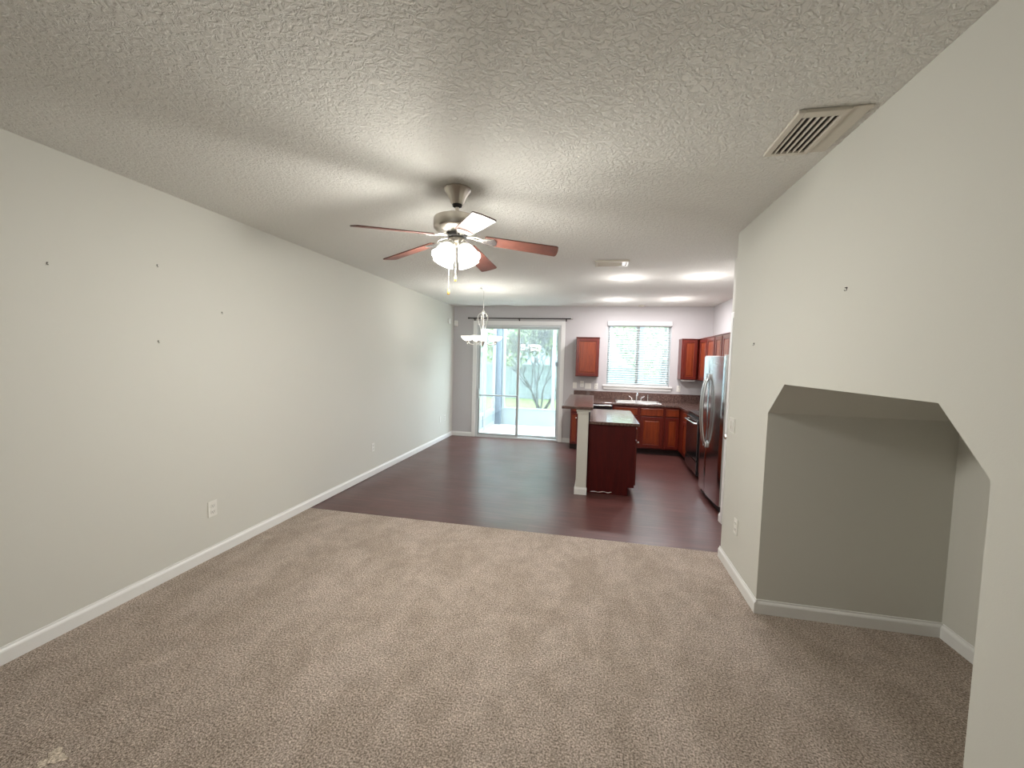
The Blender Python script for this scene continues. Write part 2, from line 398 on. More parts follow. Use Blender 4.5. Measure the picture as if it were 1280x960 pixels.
b = NB(); tube(b, [(.30, YB-.002, 2.34), (.295, YB-.006, 1.9), (.29, YB-.006, 1.42)], .005, 8); obj('tilt_wand', b, M_alu, bl)
b = NB(); tube(b, [(1.345, YB-.002, 2.34), (1.345, YB-.004, 1.32)], .0025, 6); lathe(b, [(0, 0), (.006, 0), (.008, -.03), (0, -.034)], (1.345, YB-.004, 1.32), seg=10); obj('lift_cord', b, M_blind, bl)

# ------------------------------------------------------------------ cabinets
def shaker(x0, x1, z0, z1, y, root, face='-Y', name='door', knob=None, dark=False, th=.02):
    """framed door; for face '-Y' x0..x1 run along X at front plane y; for '-X' they run along Y at front plane x=y"""
    def bx(bm, u0, d0, w0, u1, d1_, w1, bev=0):
        if face == '-Y': box(bm, u0, y+d0, w0, u1, y+d1_, w1, bev)
        elif face == '-X': box(bm, y+d0, u0, w0, y+d1_, u1, w1, bev)
        else: box(bm, y-d1_, u0, w0, y-d0, u1, w1, bev)
    b = NB(); f = min(.055, (x1-x0)*.22, (z1-z0)*.30)
    bx(b, x0, 0, z0, x0+f, th, z1, .003); bx(b, x1-f, 0, z0, x1, th, z1, .003); bx(b, x0+f-.001, 0, z0, x1-f+.001, th, z0+f, .003); bx(b, x0+f-.001, 0, z1-f, x1-f+.001, th, z1, .003)
    d = obj(name, b, M_cherry, root)
    b = NB(); bx(b, x0+f-.002, .010, z0+f-.002, x1-f+.002, th-.001, z1-f+.002, 0)
    q = f+.022
    if x1-x0 > .2 and z1-z0 > .25: bx(b, x0+q, .003, z0+q, x1-q, .013, z1-q, .005)
    obj('center_panel', b, M_cherry_panel, d)
    if knob:
        kx, kz = knob; b = NB()
        pr_ = [(0, 0), (.006, 0), (.006, .012), (.014, .02), (.014, .026), (0, .03)]
        if face == '-Y': lathe(b, [(r, -h) for r, h in pr_], (kx, y, kz), 'Y', 14)
        elif face == '-X': lathe(b, [(r, -h) for r, h in pr_], (y, kx, kz), 'X', 14)
        else: lathe(b, pr_, (y, kx, kz), 'X', 14)
        obj('knob', b, M_nickel_lt, d, True)
    return d
def carcass(root, x0, y0, z0, x1, y1, z1, m=None, name='cabinet_body'):
    b = NB(); box(b, x0, y0, z0, x1, y1, z1, .002, 1); return obj(name, b, m or M_cherry, root)

UZ0, UZ1 = 1.365, 2.105
c = thing('wall_cabinet', 'single door cherry wall cabinet hanging alone between the glass door and window', 'cabinet', (-.15, 8.23, UZ0))
carcass(c, -.372, 8.09, UZ0, .068, YB, UZ1); shaker(-.366, .062, UZ0+.008, UZ1-.012, 8.07, c)
b = NB(); box(b, -.376, 8.064, UZ1, .072, YB, UZ1+.014, .003); obj('top_moulding', b, M_cherry, c)

c = thing('wall_cabinet', 'cherry wall cabinet on the back wall right of the window', 'cabinet', (1.7, 8.23, UZ0))
carcass(c, 1.55, 8.09, UZ0, 1.83, YB, UZ1); shaker(1.575, 1.812, UZ0+.008, UZ1-.012, 8.07, c)
b = NB(); box(b, 1.546, 8.064, UZ1, 1.83, YB, UZ1+.014, .003); obj('top_moulding', b, M_cherry, c)
b = NB(); box(b, 1.60, 8.12, UZ0-.028, 1.81, 8.33, UZ0-.001, .004); obj('under_cabinet_light', b, M_white, c, label='white under-cabinet light strip')
c = thing('wall_cabinet', 'two door cherry wall cabinet on the right wall beside the corner', 'cabinet', (1.99, 7.6, UZ0))
carcass(c, 1.85, 7.02, UZ0, XK, YB, UZ1); shaker(7.53, 7.96, UZ0+.008, UZ1-.012, 1.83, c, '-X'); shaker(7.05, 7.49, UZ0+.008, UZ1-.012, 1.83, c, '-X')
b = NB(); box(b, 1.832, 7.02, UZ1, XK, YB, UZ1+.014, .003); obj('top_moulding', b, M_cherry, c)
c = thing('wall_cabinet', 'short two door cherry wall cabinet above the black range', 'cabinet', (1.99, 6.6, 1.70))
carcass(c, 1.85, 6.25, 1.70, XK, 7.015, UZ1); shaker(6.67, 7.0, 1.708, UZ1-.012, 1.83, c, '-X'); shaker(6.27, 6.62, 1.708, UZ1-.012, 1.83, c, '-X')
b = NB(); box(b, 1.832, 6.25, UZ1, XK, 7.015, UZ1+.014, .003); obj('top_moulding', b, M_cherry, c)
c = thing('range_hood', 'black range hood under the short cabinet over the range', 'range hood', (1.95, 6.6, 1.56))
b = NB(); prism(b, [(1.72, 1.58), (1.72, 1.64), (1.80, 1.698), (XK, 1.698), (XK, 1.58)], 'Y', 6.26, 7.005); obj('hood_body', b, M_black, c)

CT = .91; BY = 7.77; BX = 1.51
def base_body(root, x0, y0, x1, y1, kick, m=None):
    carcass(root, x0, y0, .10, x1, y1, CT-.036, m)
    b = NB()
    if kick == '-Y': box(b, x0, y0+.07, -.006, x1, y1, .10)
    elif kick == '-X': box(b, x0+.07, y0, -.006, x1, y1, .10)
    else: box(b, x0, y0, -.006, x1-.07, y1, .10)
    obj('toe_kick', b, M_kick, root)
ZD0, ZD1, ZR0, ZR1 = .125, .685, .705, .835
c = thing('base_cabinet', 'narrow cherry base cabinet at the left end of the back counter', 'cabinet', (-.35, 8.08, 0))
base_body(c, -.42, BY, -.275, YB-.005, '-Y'); shaker(-.412, -.283, ZD0, ZD1, BY-.02, c, knob=(-.31, .60)); shaker(-.412, -.283, ZR0, ZR1, BY-.02, c, name='drawer')
c = thing('dishwasher', 'black dishwasher with pale control strip under the back counter', 'dishwasher', (.03, 8.08, 0))
b = NB(); box(b, -.27, BY, .10, .335, YB-.02, CT-.037); box(b, -.27, BY+.06, -.006, .335, YB-.02, .10); obj('body', b, M_black_r, c)
b = NB(); box(b, -.268, BY-.025, .115, .333, BY-.001, .74, .004); obj('door', b, M_black, c)
b = NB(); box(b, -.268, BY-.028, .745, .333, BY-.001, .868, .004); obj('control_panel', b, M_black, c)
b = NB(); box(b, -.26, BY-.036, .838, .325, BY-.0285, .862, .003); obj('trim_strip', b, M_nickel_lt, c, label='pale metal strip')
c = thing('base_cabinet', 'two door cherry sink base cabinet below the kitchen window', 'cabinet', (.8, 8.08, 0))
base_body(c, .34, BY, 1.255, YB-.005, '-Y')
for x0, x1, kx in ((.372, .785, .75), (.842, 1.228, .872)):
    shaker(x0, x1, ZD0, ZD1, BY-.02, c); 
    b = NB(); box(b, x0, BY-.02, ZR0, x1, BY, ZR1, .005); obj('drawer_front', b, M_cherry_panel, c)
c = thing('base_cabinet', 'one door cherry base cabinet right of the sink in the corner', 'cabinet', (1.5, 8.08, 0))
base_body(c, 1.257, BY, XK-.005, YB-.005, '-Y'); shaker(1.28, 1.50, ZD0, ZD1, BY-.02, c)
b = NB(); box(b, 1.28, BY-.02, ZR0, 1.50, BY, ZR1, .005); obj('drawer_front', b, M_cherry_panel, c)
c = thing('base_cabinet', 'cherry base cabinet on the right wall beside the black range', 'cabinet', (1.8, 7.4, 0))
base_body(c, BX, 6.99, XK-.005, BY-.002, '-X'); shaker(7.0, 7.38, ZD0, ZD1, BX-.02, c, '-X')
b = NB(); box(b, BX-.02, 7.0, ZR0, BX, 7.38, ZR1, .005); obj('drawer_front', b, M_cherry_panel, c)
c = thing('base_cabinet', 'cherry base cabinet between the black range and refrigerator', 'cabinet', (1.8, 6.0, 0))
base_body(c, BX, 5.86, XK-.005, 6.215, '-X'); shaker(5.87, 6.205, ZD0, ZD1, BX-.02, c, '-X')
b = NB(); box(b, BX-.02, 5.87, ZR0, BX, 6.205, ZR1, .005); obj('drawer_front', b, M_cherry_panel, c)

# countertop on the back and right wall with a hole for the sink
SX0, SX1, SY0, SY1 = .43, 1.18, 7.86, 8.27
b = NB(); z0 = CT-.035; FY = 7.735; FX = 1.475
box(b, -.44, FY, z0, SX0, YB-.004, CT, .004); box(b, SX0-.001, FY, z0, SX1+.001, SY0, CT, .004); box(b, SX0-.001, SY1, z0, SX1+.001, YB-.004, CT, .004); box(b, SX1, FY, z0, XK-.004, YB-.004, CT, .004)
box(b, FX, 6.985, z0, XK-.004, FY+.002, CT, .004)
ct = thing('countertop', 'long brown speckled countertop along the back and right walls', 'countertop', (.8, 8.0, z0))
obj('counter_slab', b, M_stone, ct)
b = NB(); box(b, -.40, YB-.022, CT, XK-.004, YB-.004, 1.072, .003); box(b, XK-.022, 6.985, CT, XK-.004, YB-.022, 1.072, .003); obj('backsplash', b, M_stone, ct)
b = NB(); box(b, FX, 5.855, z0, XK-.004, 6.218, CT, .004); box(b, XK-.022, 5.855, CT, XK-.004, 6.218, 1.072, .002); tag(obj('countertop', b, M_stone), 'short brown countertop between range and refrigerator', 'countertop')

s = thing('kitchen_sink', 'shallow double bowl steel sink set in the counter under the window', 'sink', (.8, 8.06, CT))
b = NB(); rz = CT+.012
box(b, SX0-.025, SY0-.025, CT, SX1+.025, SY0+.012, rz, .004); box(b, SX0-.025, SY1-.05, CT, SX1+.025, SY1+.025, rz, .004)
box(b, SX0-.025, SY0+.012, CT, SX0+.012, SY1-.05, rz, .003); box(b, SX1-.012, SY0+.012, CT, SX1+.025, SY1-.05, rz, .003); box(b, .79, SY0+.012, CT-.002, .82, SY1-.05, rz-.002, .003)
obj('rim', b, M_steel_sink, s)
for a0, a1 in ((SX0+.013, .789), (.821, SX1-.013)):
    b = NB(); y0, y1, zb = SY0+.013, SY1-.051, CT-.034
    for q in ((a0, y0, zb, a0+.006, y1, CT), (a1-.006, y0, zb, a1, y1, CT), (a0, y0, zb, a1, y0+.006, CT), (a0, y1-.006, zb, a1, y1, CT), (a0, y0, zb, a1, y1, zb+.004)): box(b, *q)
    obj('basin', b, M_steel_sink, s)
f = thing('faucet', 'chrome two handle faucet with side sprayer behind the sink', 'faucet', (.81, 8.30, CT))
fy = 8.315
b = NB(); box(b, .70, fy-.025, CT+.0005, .92, fy+.025, CT+.018, .006); obj('base_plate', b, M_chrome, f)
b = NB(); tube(b, [(.81, fy, CT+.017), (.81, fy, CT+.10), (.81, fy-.02, CT+.15), (.81, fy-.08, CT+.17), (.81, fy-.16, CT+.155), (.81, fy-.19, CT+.12)], [.016, .014, .012, .011, .011, .010], 12); obj('spout', b, M_chrome, f, True)
for sx in (-.085, .085):
    b = NB(); lathe(b, [(0, .0), (.02, .0), (.016, .03), (.012, .045), (0, .048)], (.81+sx, fy, CT+.018), seg=14)
    tube(b, [(.81+sx, fy, CT+.058), (.81+sx*1.75, fy-.02, CT+.10)], [.008, .006], 8); obj('handle', b, M_chrome, f, True)
b = NB(); lathe(b, [(0, 0), (.02, 0), (.012, .02), (.011, .07), (.017, .10), (.015, .13), (0, .135)], (1.02, fy, CT+.0005), seg=14); obj('sprayer', b, M_chrome, f, True)

# ------------------------------------------------------------------ range
r = thing('kitchen_range', 'black electric range between cherry base cabinets', 'stove', (1.8, 6.6, 0))
b = NB(); box(b, BX-.02, 6.225, .06, XK-.01, 6.978, .90, .004); box(b, BX+.03, 6.24, -.006, XK-.03, 6.96, .06); obj('body', b, M_black_r, r)
b = NB(); box(b, BX-.03, 6.222, .9005, XK-.07, 6.981, .925, .006)
obj('cooktop', b, M_black, r)
for cx, cy, rr_ in ((1.67, 6.42, .105), (1.67, 6.79, .085), (1.92, 6.42, .085), (1.92, 6.79, .105)):
    b = NB(); lathe(b, [(rr_-.006, .9255), (rr_, .9262), (rr_+.001, .9255)], (cx, cy, 0), seg=28); obj('burner_ring', b, M_grey, r)
b = NB(); box(b, XK-.07, 6.23, .90, XK-.01, 6.975, 1.14, .01); obj('control_backguard', b, M_black, r)
b = NB(); box(b, BX-.05, 6.235, .27, BX-.021, 6.968, .86, .008); obj('oven_door', b, M_black, r)
b = NB(); box(b, BX-.046, 6.235, .07, BX-.021, 6.968, .255, .008); obj('storage_drawer', b, M_black, r)
b = NB(); tube(b, [(BX-.05, 6.30, .80), (BX-.09, 6.31, .805), (BX-.095, 6.60, .805), (BX-.09, 6.89, .805), (BX-.05, 6.90, .80)], .013, 10); obj('oven_handle', b, M_steel, r, True)

# ------------------------------------------------------------------ refrigerator
r = thing('refrigerator', 'tall stainless side by side refrigerator next to the pantry wall', 'refrigerator', (1.75, 5.33, 0))
FY0, FY1, FS = 4.875, 5.785, 5.42
b = NB(); box(b, 1.462, FY0+.004, .03, XK-.03, FY1-.004, 1.735, .004); obj('body', b, M_grey, r)
b = NB(); box(b, 1.43, FY0+.02, -.006, XK-.05, FY1-.02, .075, .004); obj('base_grille', b, M_black_r, r)
def fdoor(y0, y1, name):
    b = NB(); poly = [(1.458, y0), (1.458, y1)]; n = 14
    for i in range(n+1):
        t = i/n; y = y1 + (y0-y1)*t; edge = min(t, 1-t)
        x = 1.395 - .022*math.sin(PI*((y-FY0)/(FY1-FY0))) + (.012*(1-min(edge/.05, 1))**2)
        poly.append((x, y))
    prism(b, poly, 'Z', .08, 1.752); o = obj(name, b, M_grey, r, True)
    b = NB(); fr_ = poly[2:]; prism(b, fr_ + [(x-.0022, y) for x, y in fr_[::-1]], 'Z', .082, 1.750); obj('steel_front', b, M_steel, o, True)
    return o
D1 = fdoor(FS+.004, FY1, 'door'); D2 = fdoor(FY0, FS-.004, 'door')
def fhandle(y, par, xf):
    b = NB(); P = []
    for i in range(17):
        t = i/16; P.append((xf-.016-.058*math.sin(PI*t)**.6, y, .68+t*.83))
    tube(b, P, .014, 10)
    for z in (.68, 1.51): box(b, xf-.03, y-.018, z-.035, xf+.002, y+.018, z+.035, .006)
    obj('handle', b, M_steel, par, True)
fhandle(5.475, D1, 1.377); fhandle(5.375, D2, 1.374)
b = NB(); box(b, 1.372, 5.10, 1.66, 1.3745, 5.17, 1.675, .001); obj('badge', b, M_grey, D2)
b = NB(); box(b, 1.40, FY0+.03, 1.736, 1.55, FY0+.09, 1.768, .004); obj('hinge_cover', b, M_grey, r); b = NB(); box(b, 1.40, FY1-.09, 1.736, 1.55, FY1-.03, 1.768, .004); obj('hinge_cover', b, M_grey, r)

# ------------------------------------------------------------------ island, half wall and bar
PW0, PW1, PYA, PYB = -.185, -.055, 5.145, 6.90
b = NB(); box(b, PW0, PYA, -.006, PW1, PYB, 1.064); hw = struct('wall_half', b, M_wall)
b = NB(); box(b, PW0-.02, PYA-.02, 1.035, PW1+.02, PYB+.01, 1.0635, .005); box(b, PW0-.012, PYA-.012, 1.005, PW1+.0, PYB, 1.035, .005)
struct('trim_2', b, M_wall)
b = NB()
prism(b, [(PYA-d, z-.005) for d, z in BP], 'X', PW0-.015, PW1+.008)
prism(b, [(PW0-d, z-.005) for d, z in BP], 'Y', PYA-.0, PYB)
struct('baseboard_half_wall', b, M_white)
b = NB(); box(b, -.385, 5.09, 1.065, -.004, 6.92, 1.10, .006); tag(obj('bar_top', b, M_stone), 'raised brown bar top resting on the half wall', 'countertop')
IX1, IY0, IY1 = .525, 5.245, 6.56
c = thing('island_cabinet', 'dark cherry island base cabinet behind the half wall post', 'cabinet', (.24, 5.9, 0))
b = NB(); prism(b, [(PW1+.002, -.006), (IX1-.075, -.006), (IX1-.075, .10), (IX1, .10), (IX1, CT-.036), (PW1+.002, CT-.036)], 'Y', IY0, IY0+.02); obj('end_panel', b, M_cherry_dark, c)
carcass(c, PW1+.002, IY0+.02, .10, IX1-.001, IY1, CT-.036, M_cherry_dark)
b = NB(); box(b, PW1+.002, IY0+.021, -.006, IX1-.075, IY1, .10); obj('toe_kick', b, M_kick, c)
for y0, y1, ky in ((5.275, 5.68, 5.33), (5.70, 6.10, 6.05), (6.12, 6.53, 6.17)):
    shaker(y0, y1, ZD0, ZD1, IX1+.0195, c, '+X', knob=(ky, .655), th=.019)
    b = NB(); box(b, IX1+.0005, y0, ZR0, IX1+.0195, y1, ZR1, .004); dr = obj('drawer_front', b, M_cherry_panel, c)
b = NB(); P = []
for i in range(15):
    t = i/14; P.append((-.0+.26*t, IY0-.004, .012+.012*abs(math.sin(7*t+.5))*(.4+t)))
tube(b, P, [.002+.003*abs(math.sin(9*i/14)) for i in range(15)], 6); obj('torn_edge', b, M_plastic, c, label='pale torn strip along the bottom edge')
b = NB(); box(b, PW1+.001, 5.205, CT-.035, .562, 6.62, CT, .005); b2_ = NB(); box(b2_, PW1+.001, 5.215, CT, PW1+.014, 6.60, 1.005, .002)
c = thing('island_countertop', 'lower brown island countertop glossy with window light', 'countertop', (.25, 5.9, CT-.035))
obj('counter_slab', b, M_stone, c); obj('side_splash', b2_, M_black_r, c)

# ------------------------------------------------------------------ ceiling fan
FC = Vector((-.912, 2.602, H))
fan = thing('ceiling_fan', 'five blade nickel and cherry ceiling fan with a lit four shade light kit', 'ceiling fan', FC)
b = NB(); lathe(b, [(0, -.0005), (.086, -.0005), (.088, -.010), (.080, -.018), (.062, -.045), (.048, -.075), (.041, -.095), (.036, -.10), (0, -.10)], FC, seg=48, flute=.018, nfl=12); obj('canopy', b, M_nickel, fan, True)
b = NB(); lathe(b, [(0, -.10), (.032, -.10), (.030, -.112), (.018, -.118), (0, -.118)], FC, seg=24); obj('collar', b, M_black_r, fan, True)
b = NB(); lathe(b, [(.0125, -.11), (.0125, -.160), (.030, -.164), (.034, -.186), (0, -.186)], FC, seg=24); obj('downrod', b, M_nickel, fan, True)
b = NB(); lathe(b, [(0, -.172), (.06, -.174), (.115, -.178), (.146, -.190), (.150, -.20), (.150, -.248), (.146, -.258), (.120, -.275), (.075, -.287), (0, -.289)], FC, seg=40); obj('motor_housing', b, M_nickel, fan, True)
b = NB(); lathe(b, [(0, -.285), (.066, -.286), (.070, -.290), (.070, -.306), (.062, -.310), (0, -.312)], FC, seg=32); obj('flywheel', b, M_black_r, fan, True)
b = NB(); lathe(b, [(0, -.311), (.050, -.311), (.054, -.316), (.054, -.334), (.045, -.348), (.028, -.356), (.026, -.366), (0, -.371)], FC, seg=48, flute=.03, nfl=12); obj('switch_housing', b, M_nickel, fan, True)
BZ = -.300; DROOP = Matrix.Rotation(math.radians(6.5), 3, 'Y'); tl = math.radians(-12)
for k in range(5):
    a = math.radians(-58.5+72*k)
    R3 = Matrix.Rotation(a, 3, 'Z')
    # iron
    b = NB(); tb = Matrix.Rotation(tl, 3, 'X')
    for s_ in (-1, 1):
        P = [(.064, s_*.008, .004), (.10, s_*.020, .008), (.135, s_*.026, .004), (.165, s_*.016, -.004), (.19, s_*.022, -.006), (.235, s_*.036, -.006)]
        tube(b, P, [.006, .006, .006, .005, .005, .004], 8)
    lathe(b, [(0, -.011), (.013, -.010), (.015, -.006), (.013, -.002), (0, -.002)], (.15, 0, 0), seg=12)
    n0 = len(b.verts)
    pl = [(.165, -.018), (.20, -.045), (.245, -.048), (.262, -.02), (.262, .02), (.245, .048), (.20, .045), (.165, .018)]
    prism(b, pl, 'Z', -.009, -.0045)
    for v in b.verts:
        loc = v.co.copy(); f_ = min(max((loc.x-.10)/.08, 0), 1)
        loc = Matrix.Rotation(tl*f_, 3, 'X') @ loc
        v.co = FC + Vector((0, 0, BZ)) + R3 @ (DROOP @ loc)
    ir = obj('blade_iron', b, M_nickel_lt, fan, True)
    b = NB(); pl = []
    for i in range(9):
        t = i/8; an = -PI/2+PI*t; pl.append((.60+.06*math.cos(an)**.6 if abs(math.cos(an)) > 1e-6 else .60, .072*math.sin(an)))
    pl = [(.64+.02*math.sin(PI*j/8), 0) for j in range(0)] + [(.195, -.055)][:0] + [(.648, -.066), (.657, -.061), (.661, -.050), (.664, -.02), (.664, .02), (.661, .050), (.657, .061), (.648, .066)]
    pl += [(.195, .055), (.185, .045), (.185, -.045), (.195, -.055)]
    prism(b, pl, 'Z', -.004, .0035)
    bmesh.ops.bevel(b, geom=list(b.edges), offset=.0012, segments=1, affect='EDGES')
    for v in b.verts: v.co = FC + Vector((0, 0, BZ)) + R3 @ (DROOP @ (Matrix.Rotation(tl, 3, 'X') @ v.co))
    obj('blade', b, M_blade, fan)
for k in range(4):
    a = math.radians(-26+90*k)
    d = Vector((math.cos(a), math.sin(a), 0)); base = FC + Vector((0, 0, -.338)) + d*.040
    axis = (d*.55 + Vector((0, 0, -.83))).normalized()
    Q = Vector((0, 0, 1)).rotation_difference(axis).to_matrix()
    b = NB(); tube(b, [FC+Vector((0, 0, -.331))+d*.03, base+Vector((0, 0, .010)), base+axis*.03], [.010, .011, .011], 10)
    n0 = len(b.verts); b.verts.ensure_lookup_table()
    vs0 = set(b.verts); lathe(b, [(0, 0), (.026, .002), (.029, .02), (.027, .034), (0, .034)], seg=20)
    for v in b.verts:
        if v not in vs0: v.co = base + axis*.008 + Q @ v.co
    arm = obj('light_arm', b, M_nickel_lt, fan, True)
    b = NB(); lathe(b, [(.026, 0), (.034, .010), (.049, .030), (.058, .055), (.060, .078), (.066, .100), (.073, .112), (.070, .112), (.057, .078), (.055, .055), (.046, .031), (.031, .012), (.024, .003), (.026, 0)], seg=32)
    for v in b.verts: v.co = base + axis*.036 + Q @ v.co
    sh = obj('glass_shade', b, M_shade, arm, True, label='glowing frosted bell shade')
    b = NB(); lathe(b, [(0, 0), (.014, .002), (.015, .02), (.028, .045), (.028, .060), (.016, .078), (0, .082)], seg=20)
    for v in b.verts: v.co = base + axis*.043 + Q @ v.co
    obj('light_bulb', b, M_bulb, arm, True)
    L = bpy.data.lights.new('fan_bulb_light', 'POINT'); L.energy = FAN_W; L.color = (1, .975, .91); L.shadow_soft_size = .06
    lo = bpy.data.objects.new('fan_bulb_light', L); COL.objects.link(lo); lo.location = base + axis*.150
for (dx, dy, z0, z1) in ((-.042, -.02, -.36, -.64), (.012, -.045, -.36, -.56)):
    b = NB(); n = 60
    tube(b, [FC+Vector((dx, dy, z0)), FC+Vector((dx, dy, z1))], .0014, 6); ch = obj('pull_chain', b, M_nickel_lt, fan)
    b = NB(); lathe(b, [(0, 0), (.004, -.002), (.008, -.018), (.009, -.03), (.006, -.038), (0, -.039)], FC+Vector((dx, dy, z1)), seg=14); obj('pull_fob', b, M_brass, ch, True, label='brass coloured pull fob')

# ------------------------------------------------------------------ chandelier
CC = Vector((-1.716, 6.193, H))
ch = thing('chandelier', 'five bowl nickel chandelier hanging before the sliding glass door', 'chandelier', CC)
b = NB(); lathe(b, [(0, -.0005), (.062, -.0005), (.064, -.008), (.05, -.018), (.02, -.028), (.010, -.04), (0, -.04)], CC, seg=28); obj('canopy', b, M_nickel_lt, ch, True)
b = NB(); tube(b, [CC+Vector((0, 0, -.035)), CC+Vector((0, 0, -.36))], .005, 10); obj('stem', b, M_nickel_lt, ch, True)
b = NB(); lathe(b, [(0, -.35), (.012, -.352), (.022, -.37), (.03, -.385), (.014, -.40), (.010, -.43), (.012, -.50), (.018, -.56), (.014, -.62), (.010, -.70), (.014, -.76), (.03, -.80), (.034, -.83), (.02, -.86), (.012, -.885), (.006, -.90), (0, -.905)], CC, seg=24); obj('spindle', b, M_nickel_lt, ch, True)
for k in range(5):
    a = math.radians(-90+72*k); d = Vector((math.cos(a), math.sin(a), 0)); e = Vector((0, 0, 1))
    b = NB()
    tube(b, [CC-e*.385+d*.02, CC-e*.40+d*.06, CC-e*.45+d*.085, CC-e*.52+d*.075, CC-e*.60+d*.045, CC-e*.68+d*.03, CC-e*.76+d*.02], [.004, .005, .005, .005, .005, .005, .004], 8)
    P = [CC-e*.80+d*.025, CC-e*.845+d*.06, CC-e*.87+d*.11, CC-e*.875+d*.16, CC-e*.86+d*.205, CC-e*.825+d*.232]
    tube(b, P, .006, 8)
    lathe(b, [(0, -.878), (.008, -.874), (.012, -.86), (.009, -.845), (.018, -.835), (.024, -.822), (0, -.82)], CC+d*.235, seg=16)
    arm = obj('curved_arm', b, M_nickel_lt, ch, True)
    b = NB(); lathe(b, [(0, -.822), (.03, -.820), (.062, -.805), (.088, -.780), (.106, -.748), (.103, -.748), (.085, -.777), (.06, -.801), (.03, -.815), (0, -.817)], CC+d*.235, seg=30)
    obj('glass_bowl', b, M_bowl, arm, True, label='glowing white glass bowl shade')
    L = bpy.data.lights.new('chandelier_bulb_light', 'POINT'); L.energy = CHAND_W; L.color = (1, .97, .93); L.shadow_soft_size = .08
    lo = bpy.data.objects.new('chandelier_bulb_light', L); COL.objects.link(lo); lo.location = CC + d*.235 + Vector((0, 0, -.765))

# ------------------------------------------------------------------ recessed lights
cans = [(.347, 5.565, 'recessed ceiling light nearest the camera on the left side of the kitchen'), (1.281, 5.53, 'recessed ceiling light nearest the camera on the right side of the kitchen'),
        (.334, 7.49, 'recessed ceiling light near the back wall left of the window centre'), (1.285, 7.43, 'recessed ceiling light near the back wall right of the window centre')]
first = None
for x, y, lab in cans:
    if first is None:
        first = thing('recessed_light', lab, 'ceiling light', (x, y, H), 'recessed kitchen ceiling lights')
        b = NB(); lathe(b, [(.070, -.0005), (.092, -.0005), (.094, -.004), (.072, -.010), (.068, -.004), (.070, -.0005)], (x, y, H), seg=36); obj('trim_ring', b, M_white, first, True)
        b = NB(); lathe(b, [(0, -.002), (.069, -.002), (.066, -.005), (0, -.0065)], (x, y, H), seg=32); obj('lens', b, M_lens, first, True)
    else: dup(first, (x, y, H), lab)
    L = bpy.data.lights.new('recessed_bulb_light', 'AREA'); L.shape = 'DISK'; L.size = .13; L.energy = CAN_W; L.color = (1, .95, .96)
    lo = bpy.data.objects.new('recessed_bulb_light', L); COL.objects.link(lo); lo.location = (x, y, H-.014)
    L = bpy.data.lights.new('ceiling_fill_light', 'POINT'); L.energy = 6.0; L.color = (1, .96, .95); L.shadow_soft_size = .06  # fill added below each can to brighten the kitchen ceiling
    lo = bpy.data.objects.new('ceiling_fill_light', L); COL.objects.link(lo); lo.location = (x, y, H-.24)

# ------------------------------------------------------------------ ceiling vents
v = thing('ceiling_vent', 'large beige louvred air return in the ceiling near the right wall', 'vent', (.95, 2.2, H))
b = NB(); X0, X1, Y0, Y1 = .803, 1.085, 2.01, 2.395; a0, a1, c0, c1 = .835, .985, 2.055, 2.37; zt, zb = H-.0005, H-.016
box(b, X0, Y0, zb, a0, Y1, zt, .005); box(b, a1, Y0+.0, zb, a1+.02, Y1, zt, .005); box(b, a1+.02, Y0, H-.007, X1, Y1, zt, .003); box(b, a0-.004, Y0, zb, a1+.004, c0, zt, .004); box(b, a0-.004, c1, zb, a1+.004, Y1, zt, .004)
obj('frame', b, M_vent, v)
b = NB(); box(b, a0, c0, H-.004, a1, c1, H-.0008); obj('shade_backing', b, M_ventdark, v, label='flat dark plate painted as the shade behind the louvres')
for i in range(6):
    x = a0+.010+i*.027
    b = NB(); prism(b, [(x, H-.005), (x+.002, H-.005), (x+.007, H-.015), (x+.004, H-.015)], 'Y', c0-.002, c1+.002); obj('louvre', b, M_vent, v)
v = thing('ceiling_register', 'small white supply register in the ceiling beyond the fan', 'vent', (.135, 4.7, H))
b = NB(); X0, X1, Y0, Y1 = -.043, .313, 4.593, 4.82; a0, a1, c0, c1 = -.015, .285, 4.63, 4.785
zb = H-.02
box(b, X0, Y0, zb, a0, Y1, zt, .004); box(b, a1, Y0, zb, X1, Y1, zt, .004); box(b, a0-.003, Y0, zb, a1+.003, c0, zt, .004); box(b, a0-.003, c1, zb, a1+.003, Y1, zt, .004)
obj('frame', b, M_vent, v)
b = NB(); box(b, a0, c0, H-.004, a1, c1, H-.0008); obj('shade_backing', b, M_ventdark, v)  # flat dark plate, painted shade instead of a real duct hole
for i in range(5):
    y = c0+.012+i*.03
    b = NB(); prism(b, [(y, H-.005), (y+.003, H-.005), (y+.016, H-.018), (y+.013, H-.018)], 'X', a0-.002, a1-.045); obj('louvre', b, M_vent, v)
b = NB(); box(b, a1-.042, c0+.004, H-.017, a1-.004, c1-.004, H-.006, .003); obj('damper', b, M_white, v)
b = NB(); lathe(b, [(0, -.022), (.045, -.020), (.058, -.012), (.062, -.0005), (0, -.0005)], (.821, 8.25, H), seg=28)
tag(obj('ceiling_sprinkler_cover', b, M_vent, smooth=True), 'small grey disc on the ceiling above the kitchen window', 'ceiling disc')

